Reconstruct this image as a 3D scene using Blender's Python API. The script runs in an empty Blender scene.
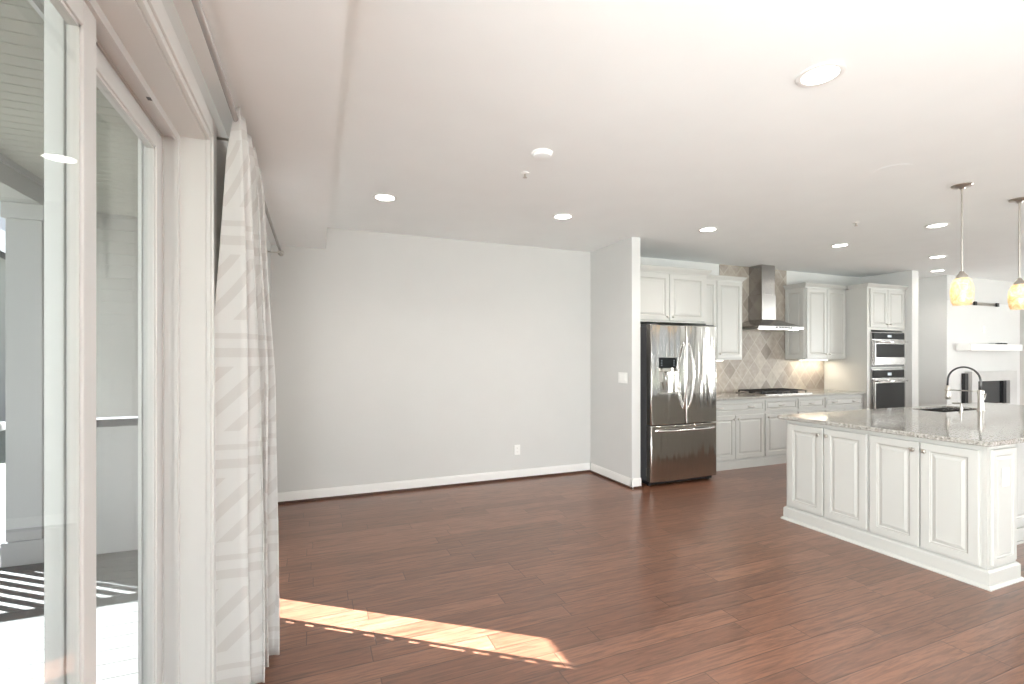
import bpy, bmesh, math, random
from mathutils import Vector, Matrix
random.seed(7)
S = bpy.context.scene
C = S.collection
PI = math.pi

# ------------------------------------------------------------------ camera
F_PX = 482.0; HORIZON = 356.0; CAM_H = 1.42
YAW = math.atan((512 - 315.5) / F_PX)
cd = bpy.data.cameras.new('camera'); cam = bpy.data.objects.new('camera', cd); C.objects.link(cam)
cd.sensor_width = 36.0; cd.lens = F_PX / 1024 * 36.0; cd.shift_y = (HORIZON - 342) / 1024
cd.clip_start = 0.02; cd.clip_end = 300
cam.location = (0, 0, CAM_H); cam.rotation_euler = (PI / 2, 0, -YAW)
S.camera = cam

# ------------------------------------------------------------------ sky, sun, daylight fill, exposure
SUN_TAN = 0.636
w = bpy.data.worlds.new('sky'); S.world = w; w.use_nodes = True
nt = w.node_tree; nt.nodes.clear()
wo = nt.nodes.new('ShaderNodeOutputWorld'); bg = nt.nodes.new('ShaderNodeBackground')
tc = nt.nodes.new('ShaderNodeTexCoord'); sx = nt.nodes.new('ShaderNodeSeparateXYZ'); cr = nt.nodes.new('ShaderNodeValToRGB')
nt.links.new(tc.outputs['Generated'], sx.inputs[0]); nt.links.new(sx.outputs['Z'], cr.inputs[0])
cr.color_ramp.elements[0].position = 0.0; cr.color_ramp.elements[0].color = (0.88, 0.93, 1.0, 1)
cr.color_ramp.elements[1].position = 0.8; cr.color_ramp.elements[1].color = (0.50, 0.68, 1.0, 1)
nt.links.new(cr.outputs[0], bg.inputs[0]); nt.links.new(bg.outputs[0], wo.inputs[0])
bg.inputs[1].default_value = 0.8

def look_along(o, d):
    o.rotation_euler = Vector(d).to_track_quat('-Z', 'Y').to_euler()

sd = bpy.data.lights.new('sun', 'SUN'); sun = bpy.data.objects.new('sun', sd); C.objects.link(sun)
sd.energy = 62.0; sd.angle = math.radians(0.4); sd.color = (0.92, 0.96, 1.0)
look_along(sun, (0.8016, -0.598, -SUN_TAN)); sun.location = (-6, 9, 8)

def area(name, loc, d, sx_, sy_, power, col=(1, 1, 1)):
    l = bpy.data.lights.new(name, 'AREA'); o = bpy.data.objects.new(name, l); C.objects.link(o)
    l.shape = 'RECTANGLE'; l.size = sx_; l.size_y = sy_; l.energy = power; l.color = col
    o.location = loc; look_along(o, d); return o
# fill lamps added at the unseen window openings, standing in for daylight
area('window_daylight', (2.0, -6.25, 1.30), (0, 1, 1.6), 3.4, 1.9, 25, (0.955, 0.985, 0.985))
area('window_daylight', (6.2, -6.25, 1.30), (0, 1, 1.6), 3.4, 1.9, 80, (0.955, 0.985, 0.985))
area('window_daylight', (12.85, -.75, 1.30), (-1, 0.10, 1.4), 3.4, 1.9, 420, (0.955, 0.985, 0.985))
area('window_daylight', (-.57, -3.60, 1.15), (1, 0.35, 0.5), 3.1, 2.0, 350, (0.935, 0.98, 0.985))
area('window_daylight', (-.57, -.95, 1.15), (1, 0.30, -0.02), 1.35, 2.0, 220, (0.935, 0.98, 0.985))

S.view_settings.view_transform = 'Standard'; S.view_settings.look = 'None'
S.view_settings.gamma = 1; S.view_settings.use_curve_mapping = False
S.view_settings.exposure = 0.20

# ------------------------------------------------------------------ materials
def newmat(name):
    m = bpy.data.materials.new(name); m.use_nodes = True
    nt = m.node_tree; b = nt.nodes['Principled BSDF']
    return m, nt, b
def N(nt, t, **kw):
    n = nt.nodes.new(t)
    for k, v in kw.items(): setattr(n, k, v)
    return n
def mix_rgb(nt, fac, a, b, blend='MIX'):
    n = nt.nodes.new('ShaderNodeMix'); n.data_type = 'RGBA'; n.blend_type = blend
    for s, v in ((n.inputs[0], fac), (n.inputs[6], a), (n.inputs[7], b)):
        if hasattr(v, 'is_output') or isinstance(v, bpy.types.NodeSocket): nt.links.new(v, s)
        elif isinstance(v, (int, float)): s.default_value = v
        else: s.default_value = (*v, 1) if len(v) == 3 else v
    return n.outputs[2]
def math_n(nt, op, a, b=None, c=None):
    n = nt.nodes.new('ShaderNodeMath'); n.operation = op
    for i, v in enumerate((a, b, c)):
        if v is None: continue
        if isinstance(v, (int, float)): n.inputs[i].default_value = v
        else: nt.links.new(v, n.inputs[i])
    return n.outputs[0]
def objco(nt, scale=(1, 1, 1)):
    g = nt.nodes.new('ShaderNodeNewGeometry'); mp = nt.nodes.new('ShaderNodeMapping')
    nt.links.new(g.outputs['Position'], mp.inputs[0]); mp.inputs['Scale'].default_value = scale
    return mp.outputs[0]
def noise(nt, co, scale, detail=3, rough=0.5):
    n = nt.nodes.new('ShaderNodeTexNoise'); nt.links.new(co, n.inputs['Vector'])
    n.inputs['Scale'].default_value = scale; n.inputs['Detail'].default_value = detail; n.inputs['Roughness'].default_value = rough
    return n.outputs['Fac']
def ramp(nt, fac, stops):
    r = nt.nodes.new('ShaderNodeValToRGB'); nt.links.new(fac, r.inputs[0])
    e = r.color_ramp.elements
    while len(e) < len(stops): e.new(0.5)
    for i, (p, c) in enumerate(stops): e[i].position = p; e[i].color = (*c, 1)
    return r.outputs[0]
def bump(nt, b, h, strength=0.2, dist=0.002):
    n = nt.nodes.new('ShaderNodeBump'); nt.links.new(h, n.inputs['Height'])
    n.inputs['Strength'].default_value = strength; n.inputs['Distance'].default_value = dist
    nt.links.new(n.outputs[0], b.inputs['Normal'])

def plain(name, col, rough=0.5, metal=0.0, var=0.04, scale=3.0, bmp=0.0, bscale=200, spec=0.5, emit=None, estr=0):
    m, nt, b = newmat(name)
    co = objco(nt)
    f = noise(nt, co, scale, 2)
    lo = tuple(c * (1 - var) for c in col); hi = tuple(min(1, c * (1 + var)) for c in col)
    nt.links.new(ramp(nt, f, [(0.3, lo), (0.7, hi)]), b.inputs['Base Color'])
    b.inputs['Roughness'].default_value = rough; b.inputs['Metallic'].default_value = metal
    b.inputs['Specular IOR Level'].default_value = spec
    if bmp: bump(nt, b, noise(nt, co, bscale, 2), bmp, 0.001)
    if emit: b.inputs['Emission Color'].default_value = (*emit, 1); b.inputs['Emission Strength'].default_value = estr
    return m

M = {}
M['wall'] = plain('wall_paint', (0.650, 0.648, 0.632), 0.85, bmp=0.06, var=0.01, spec=0.3)
M['ceiling'] = plain('ceiling_paint', (0.88, 0.90, 0.895), 0.9, bmp=0.04, var=0.01, spec=0.2)
M['trim'] = plain('white_trim_paint', (0.73, 0.73, 0.715), 0.4, var=0.01)
M['shoe'] = plain('dark_stained_moulding', (0.085, 0.040, 0.026), 0.45)
M['cab'] = plain('ivory_cabinet_paint', (0.520, 0.517, 0.490), 0.38, var=0.02)
M['glaze'] = plain('grey_cabinet_glaze', (0.37, 0.35, 0.315), 0.5)
M['vinyl'] = plain('white_vinyl', (0.68, 0.675, 0.665), 0.35, var=0.01)
M['black'] = plain('black_plastic', (0.012, 0.012, 0.013), 0.35)
M['iron'] = plain('cast_iron', (0.02, 0.02, 0.02), 0.6, bmp=0.2)
M['chrome'] = plain('polished_chrome', (0.82, 0.82, 0.82), 0.12, 1.0)
M['nickel'] = plain('brushed_nickel', (0.56, 0.53, 0.49), 0.28, 1.0)
M['rodgrey'] = plain('satin_grey_metal', (0.36, 0.345, 0.33), 0.4, 0.35)
M['darkrod'] = plain('dark_spring_hose', (0.10, 0.10, 0.10), 0.35, 0.8)
M['plate'] = plain('white_plastic_plate', (0.86, 0.86, 0.84), 0.35)
M['slot'] = plain('dark_slots', (0.08, 0.08, 0.08), 0.5)
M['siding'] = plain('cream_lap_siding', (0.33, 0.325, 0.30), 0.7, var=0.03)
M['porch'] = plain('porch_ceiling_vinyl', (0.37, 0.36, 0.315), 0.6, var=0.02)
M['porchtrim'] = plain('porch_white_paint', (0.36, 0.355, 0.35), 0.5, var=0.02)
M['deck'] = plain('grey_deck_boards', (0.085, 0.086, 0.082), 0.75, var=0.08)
M['grass'] = plain('dry_lawn', (0.15, 0.155, 0.11), 0.95, var=0.3, scale=12)
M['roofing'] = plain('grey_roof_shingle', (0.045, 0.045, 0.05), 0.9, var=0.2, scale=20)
M['white'] = plain('white_fireplace_plaster', (0.86, 0.85, 0.83), 0.7, var=0.01)
M['stone'] = plain('light_grey_surround', (0.62, 0.61, 0.59), 0.35, var=0.05)
M['firebox'] = plain('dark_firebox_glass', (0.02, 0.022, 0.025), 0.12)
M['fridge_side'] = plain('charcoal_fridge_side', (0.10, 0.10, 0.105), 0.45)

def steel(name, col, rough, wave=0.0):
    m, nt, b = newmat(name)
    co = objco(nt, (1, 1, 60)); f = noise(nt, co, 8, 2)
    nt.links.new(ramp(nt, f, [(0.3, tuple(c * 0.93 for c in col)), (0.7, col)]), b.inputs['Base Color'])
    b.inputs['Metallic'].default_value = 1; b.inputs['Roughness'].default_value = rough
    if wave:
        co2 = objco(nt, (9, 9, 0.9)); bump(nt, b, noise(nt, co2, 1.2, 1.5), wave, 0.02)
    return m
M['steel'] = steel('brushed_stainless', (0.42, 0.405, 0.39), 0.2)
M['fridge'] = steel('fridge_stainless', (0.58, 0.56, 0.53), 0.13, 0.7)

def glass(name, tint=(1, 1, 1), refl=1.0):
    m = bpy.data.materials.new(name); m.use_nodes = True; nt = m.node_tree; nt.nodes.clear()
    o = N(nt, 'ShaderNodeOutputMaterial'); t = N(nt, 'ShaderNodeBsdfTransparent'); g = N(nt, 'ShaderNodeBsdfGlossy')
    fr = N(nt, 'ShaderNodeLayerWeight'); mx = N(nt, 'ShaderNodeMixShader'); fr.inputs[0].default_value = 0.5
    t.inputs[0].default_value = (*tint, 1); g.inputs['Roughness'].default_value = 0.01
    sch = math_n(nt, 'ADD', math_n(nt, 'MULTIPLY', math_n(nt, 'POWER', fr.outputs['Facing'], 5.0), 0.92), 0.04)
    nt.links.new(math_n(nt, 'MULTIPLY', sch, refl), mx.inputs[0])
    nt.links.new(t.outputs[0], mx.inputs[1]); nt.links.new(g.outputs[0], mx.inputs[2]); nt.links.new(mx.outputs[0], o.inputs[0])
    return m
M['glass'] = glass('clear_door_glass', (0.985, 0.99, 0.985), 0.5)
M['ovenglass'] = plain('black_oven_glass', (0.012, 0.013, 0.014), 0.08, spec=0.3)

def emit(name, col, s):
    m, nt, b = newmat(name); b.inputs['Base Color'].default_value = (*col, 1)
    b.inputs['Emission Color'].default_value = (*col, 1); b.inputs['Emission Strength'].default_value = s
    return m
M['lens'] = emit('lit_lamp_lens', (1.0, 0.97, 0.92), 9.0)
M['bulb'] = emit('warm_bulb', (1.0, 0.86, 0.62), 10.0)
M['led'] = emit('hood_lamp', (1.0, 0.96, 0.9), 12.0)
M['display'] = emit('pale_display', (0.45, 0.5, 0.55), 0.25)

def floor_mat():
    m, nt, b = newmat('reddish_brown_plank_floor')
    g = N(nt, 'ShaderNodeNewGeometry'); s = N(nt, 'ShaderNodeSeparateXYZ'); nt.links.new(g.outputs['Position'], s.inputs[0])
    X, Y = s.outputs[0], s.outputs[1]
    v = math_n(nt, 'DIVIDE', math_n(nt, 'SUBTRACT', Y, 1.296), 0.1275)
    row = math_n(nt, 'FLOOR', v); fv = math_n(nt, 'FRACT', v)
    wn = N(nt, 'ShaderNodeTexWhiteNoise', noise_dimensions='1D'); nt.links.new(row, wn.inputs['W'])
    u = math_n(nt, 'ADD', math_n(nt, 'DIVIDE', X, 1.05), math_n(nt, 'MULTIPLY', wn.outputs['Value'], 7.3))
    idx = math_n(nt, 'FLOOR', u); fu = math_n(nt, 'FRACT', u)
    cb = N(nt, 'ShaderNodeCombineXYZ'); nt.links.new(row, cb.inputs[0]); nt.links.new(idx, cb.inputs[1])
    w2 = N(nt, 'ShaderNodeTexWhiteNoise', noise_dimensions='3D'); nt.links.new(cb.outputs[0], w2.inputs['Vector'])
    # grain
    cb2 = N(nt, 'ShaderNodeCombineXYZ'); nt.links.new(math_n(nt, 'MULTIPLY', X, 2.2), cb2.inputs[0])
    nt.links.new(math_n(nt, 'MULTIPLY', Y, 26), cb2.inputs[1]); nt.links.new(math_n(nt, 'MULTIPLY', w2.outputs['Value'], 40), cb2.inputs[2])
    gr = N(nt, 'ShaderNodeTexNoise'); nt.links.new(cb2.outputs[0], gr.inputs['Vector'])
    gr.inputs['Scale'].default_value = 2.0; gr.inputs['Detail'].default_value = 6; gr.inputs['Roughness'].default_value = 0.62; gr.inputs['Distortion'].default_value = 0.9
    base = ramp(nt, w2.outputs['Value'], [(0.0, (0.150, 0.064, 0.036)), (0.5, (0.190, 0.083, 0.048)), (1.0, (0.235, 0.108, 0.065))])
    gcol = ramp(nt, gr.outputs['Fac'], [(0.30, (0.48, 0.44, 0.42)), (0.60, (1.22, 1.20, 1.18))])
    col = mix_rgb(nt, 1.0, base, gcol, 'MULTIPLY')
    ev = math_n(nt, 'MULTIPLY', math_n(nt, 'MINIMUM', fv, math_n(nt, 'SUBTRACT', 1.0, fv)), 0.1275)
    eu = math_n(nt, 'MULTIPLY', math_n(nt, 'MINIMUM', fu, math_n(nt, 'SUBTRACT', 1.0, fu)), 1.05)
    e = math_n(nt, 'MINIMUM', ev, eu)
    seam = N(nt, 'ShaderNodeMapRange'); nt.links.new(e, seam.inputs[0]); seam.inputs[1].default_value = 0.0006; seam.inputs[2].default_value = 0.0028
    col2 = mix_rgb(nt, seam.outputs[0], (0.035, 0.014, 0.009), col)
    nt.links.new(col2, b.inputs['Base Color'])
    rr = N(nt, 'ShaderNodeMapRange'); nt.links.new(gr.outputs['Fac'], rr.inputs[0]); rr.inputs[3].default_value = 0.279; rr.inputs[4].default_value = 0.277
    nt.links.new(rr.outputs[0], b.inputs['Roughness'])
    b.inputs['IOR'].default_value = 1.85; b.inputs['Specular IOR Level'].default_value = 0.5
    co = objco(nt, (1.2, 8, 1)); hb = noise(nt, co, 2.4, 1)
    h = math_n(nt, 'ADD', math_n(nt, 'MULTIPLY', math_n(nt, 'MINIMUM', math_n(nt, 'DIVIDE', e, 0.006), 1.0), 0.6), math_n(nt, 'MULTIPLY', hb, 0.7))
    bump(nt, b, h, 0.30, 0.0020)
    return m
M['floor'] = floor_mat()

def granite():
    m, nt, b = newmat('speckled_pale_granite')
    co = objco(nt)
    v = N(nt, 'ShaderNodeTexVoronoi'); nt.links.new(co, v.inputs['Vector']); v.inputs['Scale'].default_value = 95
    n1 = noise(nt, co, 60, 4, 0.7)
    sp = N(nt, 'ShaderNodeSeparateColor'); nt.links.new(v.outputs['Color'], sp.inputs[0])
    c1 = ramp(nt, sp.outputs[0], [(0.0, (0.44, 0.425, 0.39)), (0.40, (0.34, 0.32, 0.285)), (0.65, (0.22, 0.20, 0.17)), (0.84, (0.06, 0.055, 0.05)), (1.0, (0.68, 0.67, 0.64))])
    c2 = ramp(nt, n1, [(0.38, (0.22, 0.205, 0.18)), (0.55, (0.52, 0.50, 0.465))])
    nt.links.new(mix_rgb(nt, 0.5, c1, c2), b.inputs['Base Color'])
    b.inputs['Roughness'].default_value = 0.09; b.inputs['Specular IOR Level'].default_value = 0.75
    return m
M['granite'] = granite()

def tile():
    m, nt, b = newmat('tumbled_diamond_tile')
    g = N(nt, 'ShaderNodeNewGeometry'); s = N(nt, 'ShaderNodeSeparateXYZ'); nt.links.new(g.outputs['Position'], s.inputs[0])
    a = math_n(nt, 'DIVIDE', s.outputs[0], 0.235); c = math_n(nt, 'DIVIDE', s.outputs[2], 0.27)
    u = math_n(nt, 'ADD', a, c); v = math_n(nt, 'SUBTRACT', a, c)
    fu, fv = math_n(nt, 'FRACT', u), math_n(nt, 'FRACT', v)
    cb = N(nt, 'ShaderNodeCombineXYZ'); nt.links.new(math_n(nt, 'FLOOR', u), cb.inputs[0]); nt.links.new(math_n(nt, 'FLOOR', v), cb.inputs[1])
    w2 = N(nt, 'ShaderNodeTexWhiteNoise', noise_dimensions='3D'); nt.links.new(cb.outputs[0], w2.inputs['Vector'])
    base = ramp(nt, w2.outputs['Value'], [(0.0, (0.27, 0.235, 0.20)), (0.35, (0.34, 0.30, 0.26)), (0.75, (0.41, 0.365, 0.315)), (1.0, (0.47, 0.43, 0.375))])
    n1 = noise(nt, objco(nt, (1, 1, 1)), 14, 4, 0.6)
    col = mix_rgb(nt, 1.0, base, ramp(nt, n1, [(0.3, (0.82, 0.80, 0.78)), (0.7, (1.1, 1.1, 1.1))]), 'MULTIPLY')
    mu = math_n(nt, 'MINIMUM', math_n(nt, 'MINIMUM', fu, math_n(nt, 'SUBTRACT', 1.0, fu)), math_n(nt, 'MINIMUM', fv, math_n(nt, 'SUBTRACT', 1.0, fv)))
    gf = N(nt, 'ShaderNodeMapRange'); nt.links.new(mu, gf.inputs[0]); gf.inputs[1].default_value = 0.008; gf.inputs[2].default_value = 0.022
    nt.links.new(mix_rgb(nt, gf.outputs[0], (0.52, 0.48, 0.42), col), b.inputs['Base Color'])
    b.inputs['Roughness'].default_value = 0.5
    bump(nt, b, math_n(nt, 'ADD', gf.outputs[0], math_n(nt, 'MULTIPLY', n1, 0.5)), 0.4, 0.002)
    return m
M['tile'] = tile()

def curtain_mat():
    m = bpy.data.materials.new('sheer_patterned_fabric'); m.use_nodes = True; nt = m.node_tree; nt.nodes.clear()
    o = N(nt, 'ShaderNodeOutputMaterial'); uv = N(nt, 'ShaderNodeUVMap'); s = N(nt, 'ShaderNodeSeparateXYZ'); nt.links.new(uv.outputs[0], s.inputs[0])
    U, V = s.outputs[0], s.outputs[1]
    # broad woven bands that zigzag across the cloth
    tri = math_n(nt, 'ABSOLUTE', math_n(nt, 'SUBTRACT', math_n(nt, 'FRACT', math_n(nt, 'MULTIPLY', U, 2.6)), 0.5))
    blk = math_n(nt, 'FRACT', math_n(nt, 'MULTIPLY', V, 2.2))
    diag = math_n(nt, 'FRACT', math_n(nt, 'SUBTRACT', math_n(nt, 'MULTIPLY', V, 7.0), math_n(nt, 'MULTIPLY', tri, 2.6)))
    band = math_n(nt, 'MULTIPLY', math_n(nt, 'GREATER_THAN', diag, 0.60), math_n(nt, 'GREATER_THAN', blk, 0.42))
    band2 = math_n(nt, 'MULTIPLY', math_n(nt, 'LESS_THAN', blk, 0.30), math_n(nt, 'GREATER_THAN', math_n(nt, 'FRACT', math_n(nt, 'MULTIPLY', V, 13.2)), 0.5))
    f = math_n(nt, 'MAXIMUM', band, band2)
    col = mix_rgb(nt, f, (0.86, 0.855, 0.84), (0.785, 0.77, 0.75))
    d = N(nt, 'ShaderNodeBsdfDiffuse'); t = N(nt, 'ShaderNodeBsdfTranslucent'); mx = N(nt, 'ShaderNodeMixShader'); mx.inputs[0].default_value = 0.38
    nt.links.new(col, d.inputs[0]); nt.links.new(col, t.inputs[0])
    wv = noise(nt, objco(nt, (1, 1, 1)), 900, 1); bp = N(nt, 'ShaderNodeBump'); nt.links.new(wv, bp.inputs['Height']); bp.inputs['Strength'].default_value = 0.1; bp.inputs['Distance'].default_value = 0.001
    nt.links.new(bp.outputs[0], d.inputs['Normal'])
    nt.links.new(d.outputs[0], mx.inputs[1]); nt.links.new(t.outputs[0], mx.inputs[2]); nt.links.new(mx.outputs[0], o.inputs[0])
    return m
M['curtain'] = curtain_mat()

def shade_mat():
    m = bpy.data.materials.new('amber_swirl_glass'); m.use_nodes = True; nt = m.node_tree; nt.nodes.clear()
    o = N(nt, 'ShaderNodeOutputMaterial')
    n1 = N(nt, 'ShaderNodeTexNoise'); nt.links.new(objco(nt), n1.inputs['Vector']); n1.inputs['Scale'].default_value = 16; n1.inputs['Distortion'].default_value = 2.5
    col = ramp(nt, n1.outputs['Fac'], [(0.35, (0.90, 0.72, 0.48)), (0.55, (0.95, 0.86, 0.69)), (0.7, (0.97, 0.94, 0.86))])
    d = N(nt, 'ShaderNodeBsdfDiffuse'); t = N(nt, 'ShaderNodeBsdfTranslucent'); mx = N(nt, 'ShaderNodeMixShader'); mx.inputs[0].default_value = 0.65
    gl = N(nt, 'ShaderNodeBsdfGlossy'); gl.inputs['Roughness'].default_value = 0.1; m2 = N(nt, 'ShaderNodeMixShader'); m2.inputs[0].default_value = 0.06
    nt.links.new(col, d.inputs[0]); nt.links.new(col, t.inputs[0])
    nt.links.new(d.outputs[0], mx.inputs[1]); nt.links.new(t.outputs[0], mx.inputs[2])
    nt.links.new(mx.outputs[0], m2.inputs[1]); nt.links.new(gl.outputs[0], m2.inputs[2]); nt.links.new(m2.outputs[0], o.inputs[0])
    return m
M['shade'] = shade_mat()

# ------------------------------------------------------------------ mesh helpers
W = {}
def at(v): return Vector(v)
class MB:
    def __init__(s): s.bm = bmesh.new(); s.uv = None
    def box(s, x0, x1, y0, y1, z0, z1, mi=0, bev=0.0):
        if x1 < x0: x0, x1 = x1, x0
        if y1 < y0: y0, y1 = y1, y0
        if z1 < z0: z0, z1 = z1, z0
        r = bmesh.ops.create_cube(s.bm, size=1); vs = r['verts']
        for v in vs:
            v.co = Vector((x0 + (v.co.x + .5) * (x1 - x0), y0 + (v.co.y + .5) * (y1 - y0), z0 + (v.co.z + .5) * (z1 - z0)))
        fs = {f for v in vs for f in v.link_faces}
        for f in fs: f.material_index = mi
        if bev:
            es = list({e for v in vs for e in v.link_edges})
            r = bmesh.ops.bevel(s.bm, geom=es, offset=min(bev, .45 * min(x1 - x0, y1 - y0, z1 - z0)), segments=2, profile=.6, affect='EDGES')
            for f in r['faces']: f.material_index = mi
        return s
    def rings(s, rects, mi=0, cap=True, mats=None):
        """stack of axis-aligned rectangles (x0,x1,y0,y1,z)"""
        L = []
        for (x0, x1, y0, y1, z) in rects:
            L.append([s.bm.verts.new(p) for p in ((x0, y0, z), (x1, y0, z), (x1, y1, z), (x0, y1, z))])
        for k in range(len(L) - 1):
            for i in range(4):
                f = s.bm.faces.new((L[k][i], L[k][(i + 1) % 4], L[k + 1][(i + 1) % 4], L[k + 1][i])); f.material_index = mats[k] if mats else mi
        if cap:
            s.bm.faces.new(list(reversed(L[0]))).material_index = mi; s.bm.faces.new(L[-1]).material_index = mi
        return s
    def lathe(s, prof, c, axis='Z', seg=28, mi=0):
        """profile [(r,h)] about an axis through c"""
        L = []
        c = Vector(c)
        for (r, h) in prof:
            row = []
            for i in range(seg):
                a = 2 * PI * i / seg
                p = {'Z': (r * math.cos(a), r * math.sin(a), h), 'Y': (r * math.cos(a), h, -r * math.sin(a)), 'X': (h, r * math.cos(a), r * math.sin(a))}[axis]
                row.append(s.bm.verts.new(c + Vector(p)))
            L.append(row)
        for k in range(len(L) - 1):
            for i in range(seg):
                f = s.bm.faces.new((L[k][i], L[k][(i + 1) % seg], L[k + 1][(i + 1) % seg], L[k + 1][i])); f.material_index = mi; f.smooth = True
        if prof[0][0] > 1e-5: s.bm.faces.new(list(reversed(L[0]))).material_index = mi
        if prof[-1][0] > 1e-5: s.bm.faces.new(L[-1]).material_index = mi
        return s
    def tube(s, pts, r, seg=12, mi=0, rs=None):
        pts = [Vector(p) for p in pts]; L = []
        up = Vector((0, 0, 1)); prev = None
        for i, p in enumerate(pts):
            t = (pts[min(i + 1, len(pts) - 1)] - pts[max(i - 1, 0)]).normalized()
            if prev is None:
                a = up.cross(t)
                if a.length < 1e-3: a = Vector((1, 0, 0)).cross(t)
                a.normalize()
            else:
                a = (prev - t * prev.dot(t)).normalized()
            prev = a; b_ = t.cross(a); rr = rs[i] if rs else r
            L.append([s.bm.verts.new(p + a * rr * math.cos(2 * PI * k / seg) + b_ * rr * math.sin(2 * PI * k / seg)) for k in range(seg)])
        for k in range(len(L) - 1):
            for i in range(seg):
                f = s.bm.faces.new((L[k][i], L[k][(i + 1) % seg], L[k + 1][(i + 1) % seg], L[k + 1][i])); f.material_index = mi; f.smooth = True
        s.bm.faces.new(list(reversed(L[0]))).material_index = mi; s.bm.faces.new(L[-1]).material_index = mi
        return s
    def panel(s, fr, u0, u1, v0, v1, w0, prof, mats, back=0.0):
        """nested rectangular rings on a face frame: prof = [(inset, height)], heights outward from w0"""
        L = []
        full = [(0.0, back)] + prof
        for (ins, h) in full:
            L.append([s.bm.verts.new(fr(a, b_, w0 + h)) for a, b_ in ((u0 + ins, v0 + ins), (u1 - ins, v0 + ins), (u1 - ins, v1 - ins), (u0 + ins, v1 - ins))])
        for k in range(len(L) - 1):
            for i in range(4):
                f = s.bm.faces.new((L[k][i], L[k][(i + 1) % 4], L[k + 1][(i + 1) % 4], L[k + 1][i])); f.material_index = ([0] + mats)[k]
        s.bm.faces.new(L[-1]); s.bm.faces.new(list(reversed(L[0])))
        return s

def smooth_by_angle(me, ang=0.6):
    for p in me.polygons: p.use_smooth = True
    try: me.set_sharp_from_angle(angle=ang)
    except Exception: pass

def obj(name, mb, mats, parent=None, label=None, smooth=False, kind=None):
    bm = mb.bm if isinstance(mb, MB) else mb
    bmesh.ops.recalc_face_normals(bm, faces=bm.faces)
    me = bpy.data.meshes.new(name); bm.to_mesh(me); bm.free()
    for m in (mats if isinstance(mats, (list, tuple)) else [mats]): me.materials.append(M[m] if isinstance(m, str) else m)
    o = bpy.data.objects.new(name, me); C.objects.link(o)
    if parent is not None:
        off = W.get(parent.name, Vector((0, 0, 0)))
        me.transform(Matrix.Translation(-off)); o.parent = parent; W[o.name] = off
    else:
        xs = [v.co for v in me.vertices]
        lo = Vector((min(c.x for c in xs), min(c.y for c in xs), min(c.z for c in xs))); hi = Vector((max(c.x for c in xs), max(c.y for c in xs), max(c.z for c in xs)))
        off = Vector(((lo.x + hi.x) / 2, (lo.y + hi.y) / 2, lo.z)); me.transform(Matrix.Translation(-off)); o.location = off; W[o.name] = off
    if smooth: smooth_by_angle(me)
    if label: o['label'] = label
    if kind: o['kind'] = kind
    return o
def thing(name, label, cat, loc=(0, 0, 0), group=None):
    o = bpy.data.objects.new(name, None); C.objects.link(o); o.location = loc; o.empty_display_size = 0.1
    o['label'] = label; o['category'] = cat; W[o.name] = Vector(loc)
    if group: o['group'] = group
    return o
def tag(o, label, cat, group=None):
    o['label'] = label; o['category'] = cat
    if group: o['group'] = group
    return o
def struct(name, mb, mats, label=None, parent=None, smooth=False):
    o = obj(name, mb, mats, parent, smooth=smooth)
    if parent is None:
        o['kind'] = 'structure'; o['label'] = label; o['category'] = name.split('_')[0]
    elif label: o['label'] = label
    return o
def sthing(name, label, loc, cat):
    t = thing(name, label, cat, loc); t['kind'] = 'structure'; return t
def dup(root, loc, label=None):
    r = root.copy(); C.objects.link(r); r.location = loc
    if label: r['label'] = label
    for ch in list(root.children):
        c = ch.copy(); C.objects.link(c); c.parent = r
        for g in ch.children:
            d = g.copy(); C.objects.link(d); d.parent = c
    return r

# ------------------------------------------------------------------ the room shell
XL, YB, HC = -0.395, 5.14, 2.70          # left wall face, back wall face, ceiling height
XO = -0.60                               # outer face of the left wall
XR, YR = 12.6, -6.0
D0, D1, DH = 0.66, 2.19, 2.264           # patio door opening
S0, S1 = 3.02, 3.45                      # sidelight opening beyond the curtain

struct('floor', MB().box(XO, XR, YR, 6.0, -0.1, 0), 'floor', 'reddish brown hardwood plank floor running through dining area and kitchen')
struct('ceiling', MB().box(XO - .02, XR + .1, YR - .3, 6.0, HC, HC + .2), 'ceiling', 'flat off-white ceiling over dining area and kitchen')
struct('ceiling_bulkhead', MB().box(XL, 0.09, YR, YB, 2.485, HC - .001), 'ceiling', 'boxed white bulkhead running above the patio door', )
b = MB()
b.box(XO, XL, YR, -5.25, 0, HC); b.box(XO, XL, -5.25, -1.95, DH, HC); b.box(XO, XL, -1.95, -1.7, 0, HC); b.box(XO, XL, -1.7, -.2, DH, HC); b.box(XO, XL, -.2, D0, 0, HC); b.box(XO, XL, D0, D1, DH, HC); b.box(XO, XL, D1, S0, 0, HC)
b.box(XO, XL, S0, S1, DH, HC); b.box(XO, XL, S1, YB + .2, 0, HC)
struct('wall_left', b, 'wall', 'pale grey wall holding the glazed patio door')
struct('wall_back', MB().box(XL, 9.22, YB, YB + .2, 0, HC), 'wall', 'pale grey back wall of dining area and kitchen')
struct('wall_alcove', MB().box(3.14, 3.253, 4.30, YB, 0, HC, bev=.004), 'wall', 'short pale wall projecting beside the refrigerator')
struct('wall_pantry', MB().box(8.25, 8.41, 4.41, YB, 0, HC, bev=.004), 'wall', 'short pale wall to the right of the oven cabinet')
struct('wall_living', MB().box(9.22, 9.40, 4.456, 6.0, 0, HC), 'wall', 'beige side wall of the living room left of the fireplace')
struct('wall_fireplace', MB().box(9.222, 11.40, 4.45, 4.455, 0, 2.30).box(9.402, 11.40, 4.455, 4.75, 0, 2.30).box(9.222, 11.40, 4.45, 4.455, 2.30, HC, 1).box(9.402, 11.40, 4.455, 4.75, 2.30, HC, 1), ['trim', 'wall'], 'white chimney breast behind mantel and fireplace')
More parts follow.
